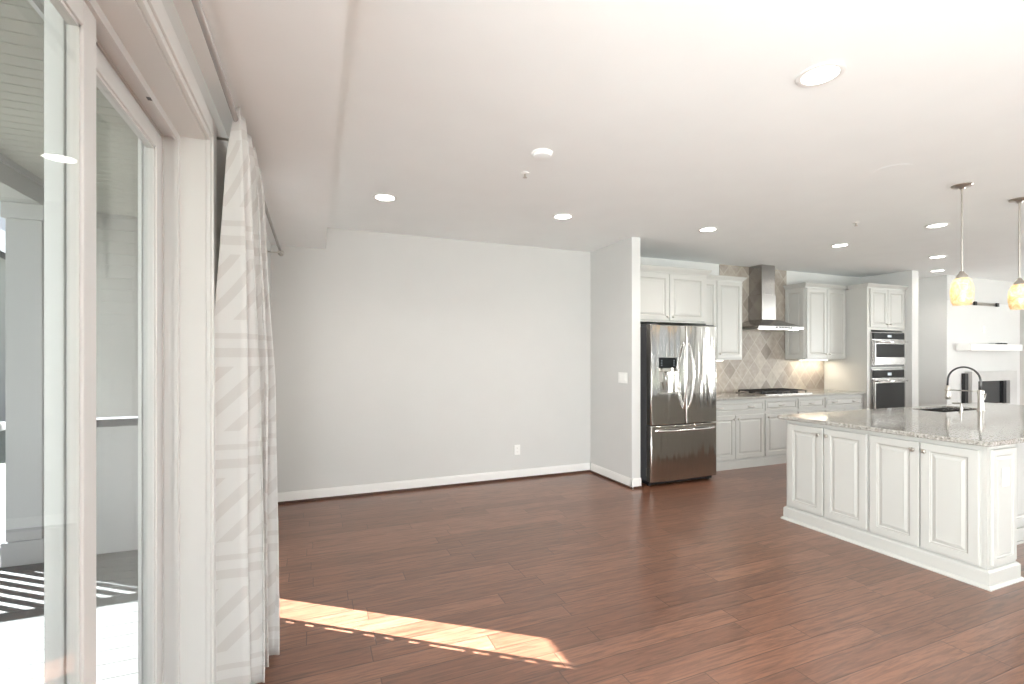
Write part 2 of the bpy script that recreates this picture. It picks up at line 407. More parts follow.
struct('wall_recess', MB().box(11.40, XR, 5.0, 5.2, 0, HC), 'wall', 'beige wall to the right of the chimney breast')
struct('wall_right', MB().box(XR, XR + .2, YR, -2.6, 0, HC).box(XR, XR + .2, -2.6, 1.1, 0, .3).box(XR, XR + .2, -2.6, 1.1, 2.35, HC).box(XR, XR + .2, 1.1, 6.0, 0, HC), 'wall', 'pale right wall of the living room')
WIN = [(0.25, 3.75), (4.45, 7.95), (8.75, 12.25)]
b = MB(); x = XO
for (a, c) in WIN:
    b.box(x, a, YR - .2, YR, 0, HC); b.box(a, c, YR - .2, YR, 0, 0.45); b.box(a, c, YR - .2, YR, 2.35, HC); x = c
b.box(x, XR + .2, YR - .2, YR, 0, HC)
struct('wall_rear', b, 'wall', 'pale wall behind the camera with three wide windows')
for i, (a, c) in enumerate(WIN):
    t = sthing('window_%d' % (i + 2), ['left', 'middle', 'right'][i] + ' of three wide white framed windows in the wall behind the camera', ((a + c) / 2, YR - .1, .45), 'window')
    f = MB(); f.box(a, c, YR - .15, YR - .06, .45, .51); f.box(a, c, YR - .15, YR - .06, 2.29, 2.35)
    for xx in (a, (a + c) / 2 - .03, c - .06): f.box(xx, xx + .06, YR - .15, YR - .06, .45, 2.35)
    obj('window_frame', f, 'trim', t)
    obj('pane', MB().box(a + .05, c - .05, YR - .11, YR - .10, .5, 2.3), 'glass', t)

for (wn_, ya, yb) in (('window_5', -5.25, -1.95), ('window_6', -1.7, -.2)):
    t = sthing(wn_, ('farther' if ya < -5 else 'nearer') + ' white framed glass doors in the left wall behind the camera', (-.5, (ya + yb) / 2, 0), 'window')
    f = MB(); f.box(-.54, -.46, ya, yb, 0, .07); f.box(-.54, -.46, ya, yb, DH - .07, DH)
    for yy in (ya, (ya + yb) / 2 - .035, yb - .07): f.box(-.54, -.46, yy, yy + .07, 0, DH)
    obj('window_frame', f, 'trim', t); obj('pane', MB().box(-.505, -.495, ya + .05, yb - .05, .06, DH - .06), 'glass', t)

t = sthing('window_7', 'wide white framed window in the right wall of the living room', (XR + .1, -.75, .3), 'window')
f = MB(); f.box(XR + .06, XR + .14, -2.6, 1.1, .3, .36); f.box(XR + .06, XR + .14, -2.6, 1.1, 2.29, 2.35)
for yy in (-2.6, -.78, 1.04): f.box(XR + .06, XR + .14, yy, yy + .06, .3, 2.35)
obj('window_frame', f, 'trim', t); obj('pane', MB().box(XR + .095, XR + .105, -2.55, 1.05, .35, 2.3), 'glass', t)

# baseboards with dark shoe moulding
def baseboard(name, label, pts):
    """pts: list of (x0,x1,y0,y1, axis, side) runs"""
    b = MB(); s = MB()
    for (x0, x1, y0, y1, ax, sd_) in pts:
        if ax == 'x':      # runs along x, thickness towards -y from y1
            b.box(x0, x1, y1 - .015, y1, 0.0, .092); b.box(x0, x1, y1 - .010, y1, .092, .105)
            s.box(x0 - (.012 if sd_ else 0), x1, y1 - .030, y1 - .0151, 0.0, .022, 0, .004)
        else:              # runs along y, thickness towards sd_
            if sd_ < 0: b.box(x0 - .015, x0, y0, y1, 0.0, .092); b.box(x0 - .010, x0, y0, y1, .092, .105); s.box(x0 - .030, x0 - .0151, y0, y1, 0.0, .022, 0, .004)
            else: b.box(x0, x0 + .015, y0, y1, 0.0, .092); b.box(x0, x0 + .010, y0, y1, .092, .105); s.box(x0 + .0151, x0 + .030, y0, y1, 0.0, .022, 0, .004)
    o = struct(name, b, 'white', label)
    o2 = obj('shoe_moulding', s, 'shoe', o, label='dark brown quarter-round shoe moulding')
    return o
baseboard('baseboard_back', 'white baseboard along the dining back wall', [(XL + .03, 3.125, 0, YB, 'x', 0)])
baseboard('baseboard_left', 'white baseboard along the left wall', [(XL, 0, D1 + .09, S0, 'y', 1), (XL, 0, S1, YB - .031, 'y', 1)])
baseboard('baseboard_alcove', 'white baseboard wrapping the short wall by the refrigerator', [(3.14, 0, 4.27, YB - .031, 'y', -1), (3.125, 3.253, 0, 4.30, 'x', 1)])
baseboard('baseboard_fireplace', 'white baseboard along the chimney breast', [(9.2, 11.4, 0, 4.45, 'x', 0)])
baseboard('baseboard_pantry', 'white baseboard on the end of the short pantry wall', [(8.25, 8.41, 0, 4.41, 'x', 0)])

# ------------------------------------------------------------------ patio door
dr = sthing('door_1', 'white sliding patio door of two large glass panels in the left wall', (-.5, (D0 + D1) / 2, 0), 'door')
c = MB()   # casing: far side leg and head, near leg
def casing_profile(b, y0, y1, z0, z1): b.box(XL, XL + .022, y0, y1, z0, z1, 0, .004)
c.box(XL, -.373, D1 + .022, D1 + .088, 0, DH + .088, 0, .004); c.box(XL, -.380, D1, D1 + .022, 0, DH + .022, 0, .003)
c.box(XL, -.373, D0 - .088, D0 - .022, 0, DH + .088, 0, .004); c.box(XL, -.380, D0 - .022, D0, 0, DH + .022, 0, .003)
c.box(XL, -.373, D0 - .022, D1 + .022, DH + .022, DH + .088, 0, .004); c.box(XL, -.380, D0, D1, DH, DH + .022, 0, .003)
obj('casing', c, 'trim', dr)
c = MB()   # reveal boards lining the opening
c.box(-.48, XL, D1 - .004, D1, 0, DH); c.box(-.48, XL, D0, D0 + .004, 0, DH); c.box(-.48, XL, D0, D1, DH - .004, DH)
obj('jamb_lining', c, 'trim', dr)
c = MB()   # vinyl frame with a stepped channel
for (xa, xb, ins) in ((-.492, -.48, .028), (-.528, -.492, .012), (-.590, -.528, .022), (-.60, -.590, .04)):
    c.box(xa, xb, D1 - ins - .004, D1 - .004, 0, DH - .004); c.box(xa, xb, D0 + .004, D0 + .004 + ins, 0, DH - .004); c.box(xa, xb, D0 + .004 + ins, D1 - .004 - ins, DH - .004 - ins, DH - .004)
c.box(-.60, -.48, D0 + .004, D1 - .004, 0, .018)
obj('door_frame', c, 'vinyl', dr)
def sash(name, xa, xb, y0, y1, z0, z1, st, label=None):
    f = MB()
    f.box(xa, xb, y0, y0 + st, z0, z1, 0, .004); f.box(xa, xb, y1 - st, y1, z0, z1, 0, .004)
    f.box(xa, xb, y0 + st, y1 - st, z1 - st, z1, 0, .004); f.box(xa, xb, y0 + st, y1 - st, z0, z0 + st + .02, 0, .004)
    # glazing bead
    g = .008
    f.box(xa - 0 + .006, xb - .006, y0 + st, y0 + st + g, z0 + st, z1 - st); f.box(xa + .006, xb - .006, y1 - st - g, y1 - st, z0 + st, z1 - st)
    f.box(xa + .006, xb - .006, y0 + st, y1 - st, z1 - st - g, z1 - st)
    o = obj(name, f, 'vinyl', dr, label)
    xm = (xa + xb) / 2
    obj('pane', MB().box(xm - .009, xm - .006, y0 + st - .01, y1 - st + .01, z0 + st - .01, z1 - st + .01).box(xm + .006, xm + .009, y0 + st - .01, y1 - st + .01, z0 + st - .01, z1 - st + .01), 'glass', o)
    return o
sash('sliding_panel', -.522, -.490, .70, 1.460, .02, 2.245, .072, 'inner sliding glass panel nearest the camera')
sash('fixed_panel', -.566, -.530, 1.40, 2.158, .02, 2.235, .062, 'fixed outer glass panel')
obj('strike_slot', MB().box(-.4915, -.4800, 1.83, 1.85, DH - .0335, DH - .0315), 'slot', dr, 'small dark drill hole in head frame')

# ------------------------------------------------------------------ sidelight beyond the curtain (lets the strip of sun in)
sl = sthing('window_1', 'narrow full-height sidelight behind the curtain', (-.5, (S0 + S1) / 2, 0), 'window')
c = MB(); c.box(-.60, -.56, S0, S0 + .02, 0.0, DH); c.box(-.60, -.56, S1 - .02, S1, 0.0, DH); c.box(-.60, -.56, S0, S1, DH - .05, DH)
c.box(-.60, -.40, S0, S1, 0, .03); obj('window_frame', c, 'trim', sl)
obj('pane', MB().box(-.585, -.580, S0 + .015, S1 - .015, .03, DH - .04), 'glass', sl)
# added mask bar: its gaps break the sun strip's near edge into dots
px_d = [(75, 100), (130, 155), (185, 265), (295, 325), (355, 380), (420, 450), (480, 580), (605, 650), (680, 715), (750, 785), (830, 915)]
c = MB(); c.box(-.400, -.396, 3.038, 3.063, 0, DH); c.box(-.400, -.396, S0, 3.018, 0, DH)
def zhole(px):
    X0, X1 = -.194, 1.13
    t = (px - 50) / (905 - 50); lam = 1 / 2.62 + t * (1 / 2.2 - 1 / 2.62)   # perspective along the strip
    dpt = 1 / lam; xp = 260 + px / 2.844; lat = (xp - 512) / F_PX * dpt
    Xf = math.sin(YAW) * dpt + math.cos(YAW) * lat
    return (Xf - XL) / .8016 * SUN_TAN
z = 0
for (a, e) in px_d:
    za, ze = zhole(a), zhole(e); c.box(-.400, -.396, 3.018, 3.038, z, za); z = ze
c.box(-.400, -.396, 3.018, 3.038, z, DH)
obj('pierced_stop', c, 'trim', sl)

# ------------------------------------------------------------------ outside: deck, porch, siding, railing, neighbour's house
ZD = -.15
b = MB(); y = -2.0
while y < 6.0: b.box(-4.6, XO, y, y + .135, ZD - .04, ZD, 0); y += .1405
struct('deck', b, 'deck', 'pale board deck outside the patio door')
struct('ground', MB().box(-120, 120, -60, 160, -1.3, -1.2), 'grass', 'lawn around the house')
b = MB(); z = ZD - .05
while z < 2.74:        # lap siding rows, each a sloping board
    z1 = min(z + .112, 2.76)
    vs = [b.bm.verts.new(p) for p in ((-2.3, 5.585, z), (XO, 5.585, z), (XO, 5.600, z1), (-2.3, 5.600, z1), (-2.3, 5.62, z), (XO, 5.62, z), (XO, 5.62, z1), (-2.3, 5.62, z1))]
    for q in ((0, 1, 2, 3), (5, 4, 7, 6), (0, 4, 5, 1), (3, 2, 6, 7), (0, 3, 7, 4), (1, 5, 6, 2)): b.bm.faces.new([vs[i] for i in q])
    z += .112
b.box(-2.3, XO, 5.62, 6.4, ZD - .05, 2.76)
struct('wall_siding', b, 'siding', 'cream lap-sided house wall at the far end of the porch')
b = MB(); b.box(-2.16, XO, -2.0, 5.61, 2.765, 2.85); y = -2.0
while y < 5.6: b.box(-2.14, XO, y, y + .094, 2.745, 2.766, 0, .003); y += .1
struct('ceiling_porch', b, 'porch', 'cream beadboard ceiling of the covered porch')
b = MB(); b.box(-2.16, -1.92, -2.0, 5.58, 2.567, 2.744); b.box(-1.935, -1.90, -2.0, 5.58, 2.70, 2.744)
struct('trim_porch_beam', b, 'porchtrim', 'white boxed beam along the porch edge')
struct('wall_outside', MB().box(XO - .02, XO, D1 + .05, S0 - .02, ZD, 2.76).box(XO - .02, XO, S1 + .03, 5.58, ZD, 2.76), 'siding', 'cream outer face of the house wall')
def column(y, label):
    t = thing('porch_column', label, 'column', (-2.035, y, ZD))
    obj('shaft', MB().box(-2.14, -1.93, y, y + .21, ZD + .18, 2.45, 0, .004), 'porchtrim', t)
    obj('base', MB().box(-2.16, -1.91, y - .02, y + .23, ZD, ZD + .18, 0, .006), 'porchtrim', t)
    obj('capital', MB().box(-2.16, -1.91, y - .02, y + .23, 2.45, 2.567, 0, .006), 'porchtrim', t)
tag(obj('privacy_screen', MB().box(-2.12, -2.08, 0.55, 3.30, ZD, 2.56), 'porchtrim'), 'solid white privacy screen standing on the porch edge', 'screen')  # unseen panel added to keep direct sun off the door frames
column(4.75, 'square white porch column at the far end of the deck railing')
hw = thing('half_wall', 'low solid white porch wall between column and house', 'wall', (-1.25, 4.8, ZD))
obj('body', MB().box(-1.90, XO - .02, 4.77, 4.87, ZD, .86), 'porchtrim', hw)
obj('cap', MB().box(-1.905, XO - .02, 4.73, 4.91, .86, .92, 0, .006), 'roofing', hw, 'weathered dark grey cap board')  # dark colour stands in for shade on the sunlit cap top
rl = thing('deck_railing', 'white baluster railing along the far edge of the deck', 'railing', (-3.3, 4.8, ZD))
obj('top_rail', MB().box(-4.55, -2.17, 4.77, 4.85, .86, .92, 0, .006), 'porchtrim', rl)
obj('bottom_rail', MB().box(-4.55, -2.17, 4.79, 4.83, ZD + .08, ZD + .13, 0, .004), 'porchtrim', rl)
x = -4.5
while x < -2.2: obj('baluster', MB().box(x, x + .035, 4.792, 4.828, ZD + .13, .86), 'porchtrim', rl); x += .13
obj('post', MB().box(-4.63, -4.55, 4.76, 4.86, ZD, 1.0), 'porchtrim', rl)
# neighbour's house far off
nh = thing('neighbour_house', 'distant white gabled house beyond the deck railing', 'house', (-16, 26, -1.2))
hb = MB(); hb.box(-22, -10, 24, 34, -1.2, 4.6)
for p in ((-22, -10),):
    for yy in (24.0, 33.9):
        v = [hb.bm.verts.new(q) for q in ((-22, yy, 4.6), (-10, yy, 4.6), (-16, yy, 8.2), (-22, yy + .1, 4.6), (-10, yy + .1, 4.6), (-16, yy + .1, 8.2))]
        for q in ((0, 1, 2), (5, 4, 3), (0, 3, 4, 1), (1, 4, 5, 2), (2, 5, 3, 0)): hb.bm.faces.new([v[i] for i in q])
obj('wall', hb, 'porchtrim', nh)
rb = MB()
for sgn in (-1, 1):
    x0, x1 = -16, -16 + sgn * 6.5
    zlow = 4.6 - .3
    v = [rb.bm.verts.new(q) for q in ((x0, 23.6, 8.2), (x1, 23.6, zlow), (x1, 34.4, zlow), (x0, 34.4, 8.2), (x0, 23.6, 8.45), (x1, 23.6, zlow + .25), (x1, 34.4, zlow + .25), (x0, 34.4, 8.45))]
    for q in ((0, 1, 2, 3), (7, 6, 5, 4), (0, 4, 5, 1), (1, 5, 6, 2), (2, 6, 7, 3), (3, 7, 4, 0)): rb.bm.faces.new([v[i] for i in q])
obj('roof', rb, 'roofing', nh)
for (xa, za) in ((-20, 0), (-14, 0), (-20, 2.6), (-14, 2.6), (-17, 5.0)):
    f = obj('window_frame', MB().box(xa - .1, xa + 1.3, 23.94, 24.0, za - .1, za + 1.6), 'vinyl', nh)
    obj('pane', MB().box(xa, xa + 1.2, 23.92, 23.945, za, za + 1.5), 'firebox', f)

# ------------------------------------------------------------------ curtain and rod
RX, RZ = -.293, 2.36
def curtain():
    bm = bmesh.new(); uvl = bm.loops.layers.uv.new('UVMap')
    nu, nv = 150, 46; folds = 5.3
    G = []
    for j in range(nv + 1):
        tz = j / nv; zz = 2.405 * (1 - tz) + .025 * tz
        row = []
        for i in range(nu + 1):
            s_ = i / nu
            ph = folds * 2 * PI * (s_ + .022 * math.sin(9 * s_ + 1.0)) + 2.3
            amp = .028 + .052 * min(1, tz * 2.2) + .016 * tz
            amp *= (1 + .25 * math.sin(3.1 * i / 20 + 1))
            top = max(0, 1 - tz * 14)
            wav = math.sin(ph)
            sq = wav * (1.25 - .25 * wav * wav)
            xx = RX + .012 + amp * sq * (1 - .45 * top) + .010 * math.sin(ph * .5 + 5 * tz) * tz
            y0 = 2.17 + .09 * tz; y1 = 2.93 - .24 * min(1, tz * 1.6)
            yy = y0 + (y1 - y0) * s_ + .012 * math.sin(2 * ph + 1) * (1 - top) + .008 * math.sin(4 * tz + i * .05)
            row.append(bm.verts.new((xx, yy, zz)))
        G.append(row)
    arc = [0.0]
    for i in range(nu): arc.append(arc[-1] + (G[nv // 2][i + 1].co - G[nv // 2][i].co).length)
    for j in range(nv):
        for i in range(nu):
            f = bm.faces.new((G[j][i], G[j][i + 1], G[j + 1][i + 1], G[j + 1][i])); f.smooth = True
            for l, (a, b_) in zip(f.loops, ((i, j), (i + 1, j), (i + 1, j + 1), (i, j + 1))): l[uvl].uv = (arc[a], (1 - b_ / nv) * 2.4)
    o = obj('curtain', bm, 'curtain')
    sm = o.modifiers.new('thickness', 'SOLIDIFY'); sm.thickness = .0025
    return o
tag(curtain(), 'floor-length white sheer curtain with faint geometric bands beside the patio door', 'curtain')
rt = thing('curtain_rod', 'long thin brushed metal curtain rod above the patio door', 'curtain rod', (RX, 2.5, RZ))
obj('rod', MB().tube([(RX, .3, RZ), (RX, 1.40, RZ)], .013).tube([(RX, 1.38, RZ), (RX, 4.84, RZ)], .0105), 'rodgrey', rt)
for yy in (4.86,):
    obj('finial', MB().lathe([(0, -.01), (.014, -.008), (.016, 0), (.024, .008), (.027, .022), (.022, .036), (.010, .044), (0, .046)], (RX, yy - .01, RZ), 'Y', 20), 'nickel', rt, smooth=True)
for yy in (.45, 2.33, 4.70):
    bk = obj('bracket', MB().tube([(XL + .004, yy, RZ - .03), (RX - .02, yy, RZ - .03), (RX, yy, RZ - .02)], .006).lathe([(0.02, 0), (.02, .004), (.012, .008)], (XL, yy, RZ - .03), 'X', 16).box(RX - .014, RX + .014, yy - .006, yy + .006, RZ - .022, RZ - .012), 'nickel', rt)

# ------------------------------------------------------------------ ceiling fittings
def unproj_ceiling(px, py, z=HC):
    d = F_PX * (z - CAM_H) / (HORIZON - py); lat = (px - 512) / F_PX * d
    return (math.sin(YAW) * d + math.cos(YAW) * lat, math.cos(YAW) * d - math.sin(YAW) * lat, z)
def ceiling_light(loc, label):
    t = thing('recessed_light', label, 'ceiling light', loc, 'recessed ceiling lights'); x, y, z = loc
    obj('trim_ring', MB().lathe([(.078, -.0005), (.094, -.0015), (.097, -.006), (.088, -.009), (.074, -.008), (.074, -.0005)], loc, 'Z', 36), 'plate', t, smooth=True)
    obj('lens', MB().lathe([(0, -.0065), (.04, -.0068), (.075, -.0055), (.075, -.001), (0, -.001)], loc, 'Z', 36), 'lens', t, smooth=True)
    return t
lights = [((820, 74), 'large bright recessed light on the ceiling nearest the camera'),
          ((385, 197), 'leftmost recessed light, on the ceiling over the dining area near the bulkhead'),
          ((563, 216), 'recessed light on the ceiling in front of the short wall by the refrigerator'),
          ((708, 229), 'recessed light on the ceiling above the cabinet over the refrigerator'),
          ((840, 245), 'recessed light on the ceiling above the right pair of upper cabinets'),
          ((937, 225), 'recessed light just left of the first pendant, highest of the three there'),
          ((937.5, 256.5), 'recessed light left of the first pendant, middle one of the three there'),
          ((937.5, 270.5), 'recessed light left of the first pendant, smallest and lowest of the three there')]
CAN_POWER = 9.0
def can_lamp(loc, p=None):
    l = bpy.data.lights.new('can_lamp', 'SPOT'); o = bpy.data.objects.new('can_lamp', l); C.objects.link(o)
    l.energy = p or CAN_POWER * 4; l.spot_size = math.radians(140); l.spot_blend = .8; l.shadow_soft_size = .07; l.color = (1, .95, .88)
    o.location = (loc[0], loc[1], loc[2] - .012); return o
first = None
for (p, lab) in lights:
    loc = unproj_ceiling(*p)
    if first is None: first = ceiling_light(loc, lab)
    else: dup(first, loc, lab)
    can_lamp(loc)
for loc in ((1.6, -1.6, HC), (4.6, -1.4, HC)):      # the same fittings behind the camera
    dup(first, loc, 'recessed light on the ceiling behind the camera'); can_lamp(loc)

sm = thing('smoke_detector', 'small round white smoke detector on the dining area ceiling', 'smoke detector', unproj_ceiling(542, 153))
L0 = unproj_ceiling(542, 153)
obj('base', MB().lathe([(.068, 0), (.068, -.008), (0.06, -.010), (0, -.010)], L0, 'Z', 32), 'ceiling', sm, smooth=True)
obj('cover', MB().lathe([(.060, -.010), (.056, -.024), (.035, -.030), (0, -.031)], L0, 'Z', 32), 'ceiling', sm, smooth=True)
L1 = unproj_ceiling(893, 170)
sp = thing('ceiling_speaker', 'flush round white speaker grille on the ceiling left of the pendants', 'speaker', L1)
obj('rim', MB().lathe([(.100, 0), (.112, -.0008), (.111, -.0022), (.100, -.0026)], L1, 'Z', 36), 'ceiling', sp, smooth=True)
obj('grille', MB().lathe([(.100, -.0005), (.100, -.0018), (.05, -.002), (0, -.002)], L1, 'Z', 36), 'ceiling', sp, smooth=True)
for (p, lab) in (((525, 173), 'tiny fire sprinkler head on the ceiling beside the smoke detector'), ((856, 222.5), 'tiny fire sprinkler head on the ceiling in front of the upper cabinets')):
    L2 = unproj_ceiling(*p); t = thing('sprinkler_head', lab, 'sprinkler', L2, 'ceiling sprinkler heads')
    obj('escutcheon', MB().lathe([(.028, 0), (.028, -.004), (.012, -.008), (0, -.008)], L2, 'Z', 20), 'plate', t, smooth=True)
    obj('deflector', MB().lathe([(.005, -.008), (.005, -.030), (.015, -.031), (.015, -.033), (0, -.033)], L2, 'Z', 16), 'nickel', t, smooth=True)

# ------------------------------------------------------------------ pendants over the island
def pendant(loc, label):
    t = thing('pendant_light', label, 'pendant light', loc, 'pendant lights above the island'); x, y, z = loc
    obj('canopy', MB().lathe([(0, 0), (.062, 0), (.064, -.006), (.058, -.014), (.020, -.022), (.012, -.034), (0, -.034)], loc, 'Z', 32), 'nickel', t, smooth=True)
    obj('stem', MB().lathe([(.0065, -.03), (.0065, -.66)], loc, 'Z', 12), 'nickel', t, smooth=True)
    obj('socket', MB().lathe([(.0, -.645), (.012, -.645), (.020, -.662), (.034, -.682), (.036, -.700), (.030, -.715), (0, -.715)], loc, 'Z', 24), 'nickel', t, smooth=True)
    k = -.692
    pr = [(.024, k), (.036, k - .004), (.050, k - .022), (.062, k - .055), (.068, k - .100), (.067, k - .145), (.061, k - .185), (.052, k - .207)]
    pr += [(r - .003, h) for r, h in reversed(pr)]
    obj('glass_shade', MB().lathe(pr, loc, 'Z', 36), 'shade', t, 'egg-shaped amber glass shade', smooth=True)
    obj('bulb', MB().lathe([(.0, k - .03), (.012, k - .03), (.016, k - .045), (.028, k - .075), (.028, k - .095), (.018, k - .112), (0, k - .118)], loc, 'Z', 20), 'bulb', t, smooth=True)
    return t
PL = []
p1 = pendant(unproj_ceiling(962, 185), 'amber glass pendant light above the faucet side of the island, the left one')
dup(p1, unproj_ceiling(1019.5, 199), 'amber glass pendant light cut off by the right edge of the photo')
for q in (unproj_ceiling(962, 185), unproj_ceiling(1019.5, 199)):
    l = bpy.data.lights.new('pendant_lamp', 'POINT'); o = bpy.data.objects.new('pendant_lamp', l); C.objects.link(o)
    l.energy = 3.2; l.color = (1, .86, .64); l.shadow_soft_size = .03; o.location = (q[0], q[1], HC - .77)

# ------------------------------------------------------------------ cabinets
def frY(y):      # face looking towards -Y
    return lambda u, v, w_: Vector((u, y - w_, v))
def frX(x):      # face looking towards -X, u runs along -Y
    return lambda u, v, w_: Vector((x - w_, -u, v))
def frX0(x):
    return frX(x)
RP = [(0, .012), (.004, .018), (.052, .018), (.055, .012), (.058, .0115), (.064, .009), (.068, .009), (.070, .010), (.090, .0165), (.0925, .0155)]
RPM = [0, 0, 0, 1, 0, 0, 1, 0, 0, 1]
def door(name, fr, u0, u1, v0, v1, parent, knob=None, thick=RP, label=None, pull=None, stretch=1.0):
    mb = MB(); k = min(1.0, (u1 - u0) / .30, (v1 - v0) / .30) * stretch
    prof = [(i * k, h) for i, h in RP]
    mb.panel(fr, u0, u1, v0, v1, 0.0, prof, RPM, back=0.0008)
    d = obj(name, mb, ['cab', 'glaze'], parent, label)
    if knob:
        ku, kv = knob; p = fr(ku, kv, .0165); q = fr(ku, kv, .040); dirv = (q - p).normalized()
        kb = MB(); n0 = p; kb.tube([n0, n0 + dirv * .012, n0 + dirv * .016, n0 + dirv * .022, n0 + dirv * .028, n0 + dirv * .030], .01, 16, rs=[.007, .006, .013, .015, .012, .004])
        obj('knob', kb, 'nickel', d)
    if pull:
        for (ku, kv, hw_) in pull:
            kb = MB(); pts = [fr(ku - hw_, kv, .016), fr(ku - hw_, kv, .034), fr(ku - hw_ * .6, kv - .003, .040), fr(ku, kv - .004, .042), fr(ku + hw_ * .6, kv - .003, .040), fr(ku + hw_, kv, .034), fr(ku + hw_, kv, .016)]
            kb.tube(pts, .006, 10, rs=[.007, .005, .006, .008, .006, .005, .007]); obj('pull', kb, 'nickel', d)
    return d
def crown(name, x0, x1, y0, y1, z, parent, left=1, right=1, out=.044, h=.062):
    st = [(0.0, 0), (.006, 0), (.008, h * .18), (out * .4, h * .34), (out * .68, h * .56), (out * .9, h * .78), (out, h * .82), (out, h)]
    b = MB(); b.rings([(x0 - o * left, x1 + o * right, y0 - o, y1, z + hh) for o, hh in st]); return obj(name, b, ['cab'], parent)

YU = 4.81; YF = 4.56                      # upper and base cabinet faces
# over-fridge cabinet, with the tall side panel
t = thing('refrigerator_cabinet', 'ivory two-door wall cabinet directly above the refrigerator', 'cabinet', (3.82, 4.8, 1.80))
obj('body', MB().box(3.256, 4.37, 4.50, YB - .002, 1.81, 2.38), 'cab', t)
obj('side_panel', MB().box(4.345, 4.37, 4.48, YB - .002, 0.0, 1.81), 'cab', t, 'tall side panel down to the floor')
door('door', frY(4.50), 3.272, 3.795, 1.83, 2.370, t, (3.76, 1.875)); door('door', frY(4.50), 3.802, 4.325, 1.83, 2.370, t, (3.838, 1.875))
crown('crown_moulding', 3.257, 4.37, 4.50, 4.755, 2.38, t, 0, 1, h=.073)
# left uppers
t = thing('upper_cabinet', 'ivory two-door upper cabinet between refrigerator and range hood', 'cabinet', (4.83, 4.97, 1.37), 'upper wall cabinets')
obj('body', MB().box(4.373, 5.285, YU, YB - .012, 1.37, 2.405), 'cab', t)
door('door', frY(YU), 4.39, 4.825, 1.39, 2.397, t, (4.79, 1.45)); door('door', frY(YU), 4.835, 5.27, 1.39, 2.397, t, (4.87, 1.45))
crown('crown_moulding', 4.373, 5.285, YU, YB - .012, 2.405, t, 0, 1)
# right uppers with panelled end
t = thing('upper_cabinet', 'ivory two-door upper cabinet with panelled end, right of the range hood', 'cabinet', (6.93, 4.97, 1.37), 'upper wall cabinets')
obj('body', MB().box(6.50, 7.357, YU, YB - .012, 1.37, 2.405), 'cab', t)
door('door', frY(YU), 6.515, 6.93, 1.39, 2.397, t, (6.895, 1.45)); door('door', frY(YU), 6.94, 7.345, 1.39, 2.397, t, (6.975, 1.45))
door('end_panel', frX(6.50), -(YB - .02), -(YU + .01), 1.39, 2.397, t)
crown('crown_moulding', 6.50, 7.357, YU, YB - .012, 2.405, t, 1, 0)
# oven tower
t = thing('oven_cabinet', 'tall ivory oven cabinet with two small doors at the top', 'cabinet', (7.8, 4.8, 0))
ob = MB()
YT = 4.50
ob.box(7.36, 7.40, YT, YB - .002, 0, 2.405); ob.box(8.21, 8.248, YT, YB - .002, 0, 2.405); ob.box(7.40, 8.21, YB - .03, YB - .002, 0, 2.405)
ob.box(7.40, 8.21, YT, YB - .03, 1.80, 2.405); ob.box(7.40, 8.21, YT, YB - .03, 1.235, 1.262); ob.box(7.40, 8.21, YT, YB - .03, 0, .50)
ob.box(7.40, 7.445, YT, YT + .02, .50, 1.80); ob.box(8.175, 8.21, YT, YT + .02, .50, 1.80)
obj('body', ob, 'cab', t)
door('door', frY(YT), 7.415, 7.80, 1.84, 2.395, t, (7.765, 1.885)); door('door', frY(YT), 7.81, 8.20, 1.84, 2.395, t, (7.845, 1.885))
door('drawer', frY(YT), 7.415, 8.20, .13, .47, t, pull=[(7.8, .30, .05)])
crown('crown_moulding', 7.36, 8.248, YT, 4.755, 2.405, t, 1, 0)
# ovens
def oven(name, label, cat, z0, z1, ctrl, micro):
    t = thing(name, label, cat, (7.81, YT, z0)); x0, x1 = 7.447, 8.173
    obj('body', MB().box(x0, x1, YT - .002, YT + .45, z0 + .005, z1 - .005), 'fridge_side', t)
    obj('face_trim', MB().box(x0 - .012, x1 + .012, YT - .020, YT - .002, z0, z1, 0, .004), 'steel', t)
    obj('control_panel', MB().box(x0 + .005, x1 - .005, YT - .034, YT - .0205, z1 - ctrl, z1 - .012, 0, .003), 'ovenglass', t, 'black glass control panel')
    dz1 = z1 - ctrl - .015
    d = obj('door', MB().box(x0 + .005, x1 - .005, YT - .050, YT - .0205, z0 + .03, dz1, 0, .005), 'steel', t)
    wt = dz1 - .055; wb = z0 + (.135 if micro else .06)
    obj('window', MB().box(x0 + .035, x1 - .035, YT - .0535, YT - .0501, wb, wt, 0, .001), 'ovenglass', d)
    hz = dz1 - .028
    hb_ = MB().tube([(x0 + .04, YT - .092, hz), (x1 - .04, YT - .092, hz)], .013, 14)
    for xx in (x0 + .07, x1 - .07): hb_.tube([(xx, YT - .050, hz), (xx, YT - .092, hz)], .009, 10)
    obj('handle', hb_, 'chrome', d)
    obj('display', MB().box(7.77, 7.86, YT - .0355, YT - .0341, z1 - ctrl * .72, z1 - ctrl * .40), 'display', t)
    if micro: obj('emblem', MB().lathe([(.016, 0), (.016, -.003), (0, -.003)], (7.81, YT - .0502, z0 + .085), 'Y', 20), 'chrome', d)
    obj('vent_strip', MB().box(x0, x1, YT - .030, YT - .0205, z0 + .004, z0 + .024), 'black', t)
oven('microwave_oven', 'stainless built-in microwave oven, the upper of two ovens in tall cabinet', 'oven', 1.265, 1.770, .105, True)
oven('wall_oven', 'stainless built-in wall oven under the microwave', 'oven', .51, 1.228, .13, False)

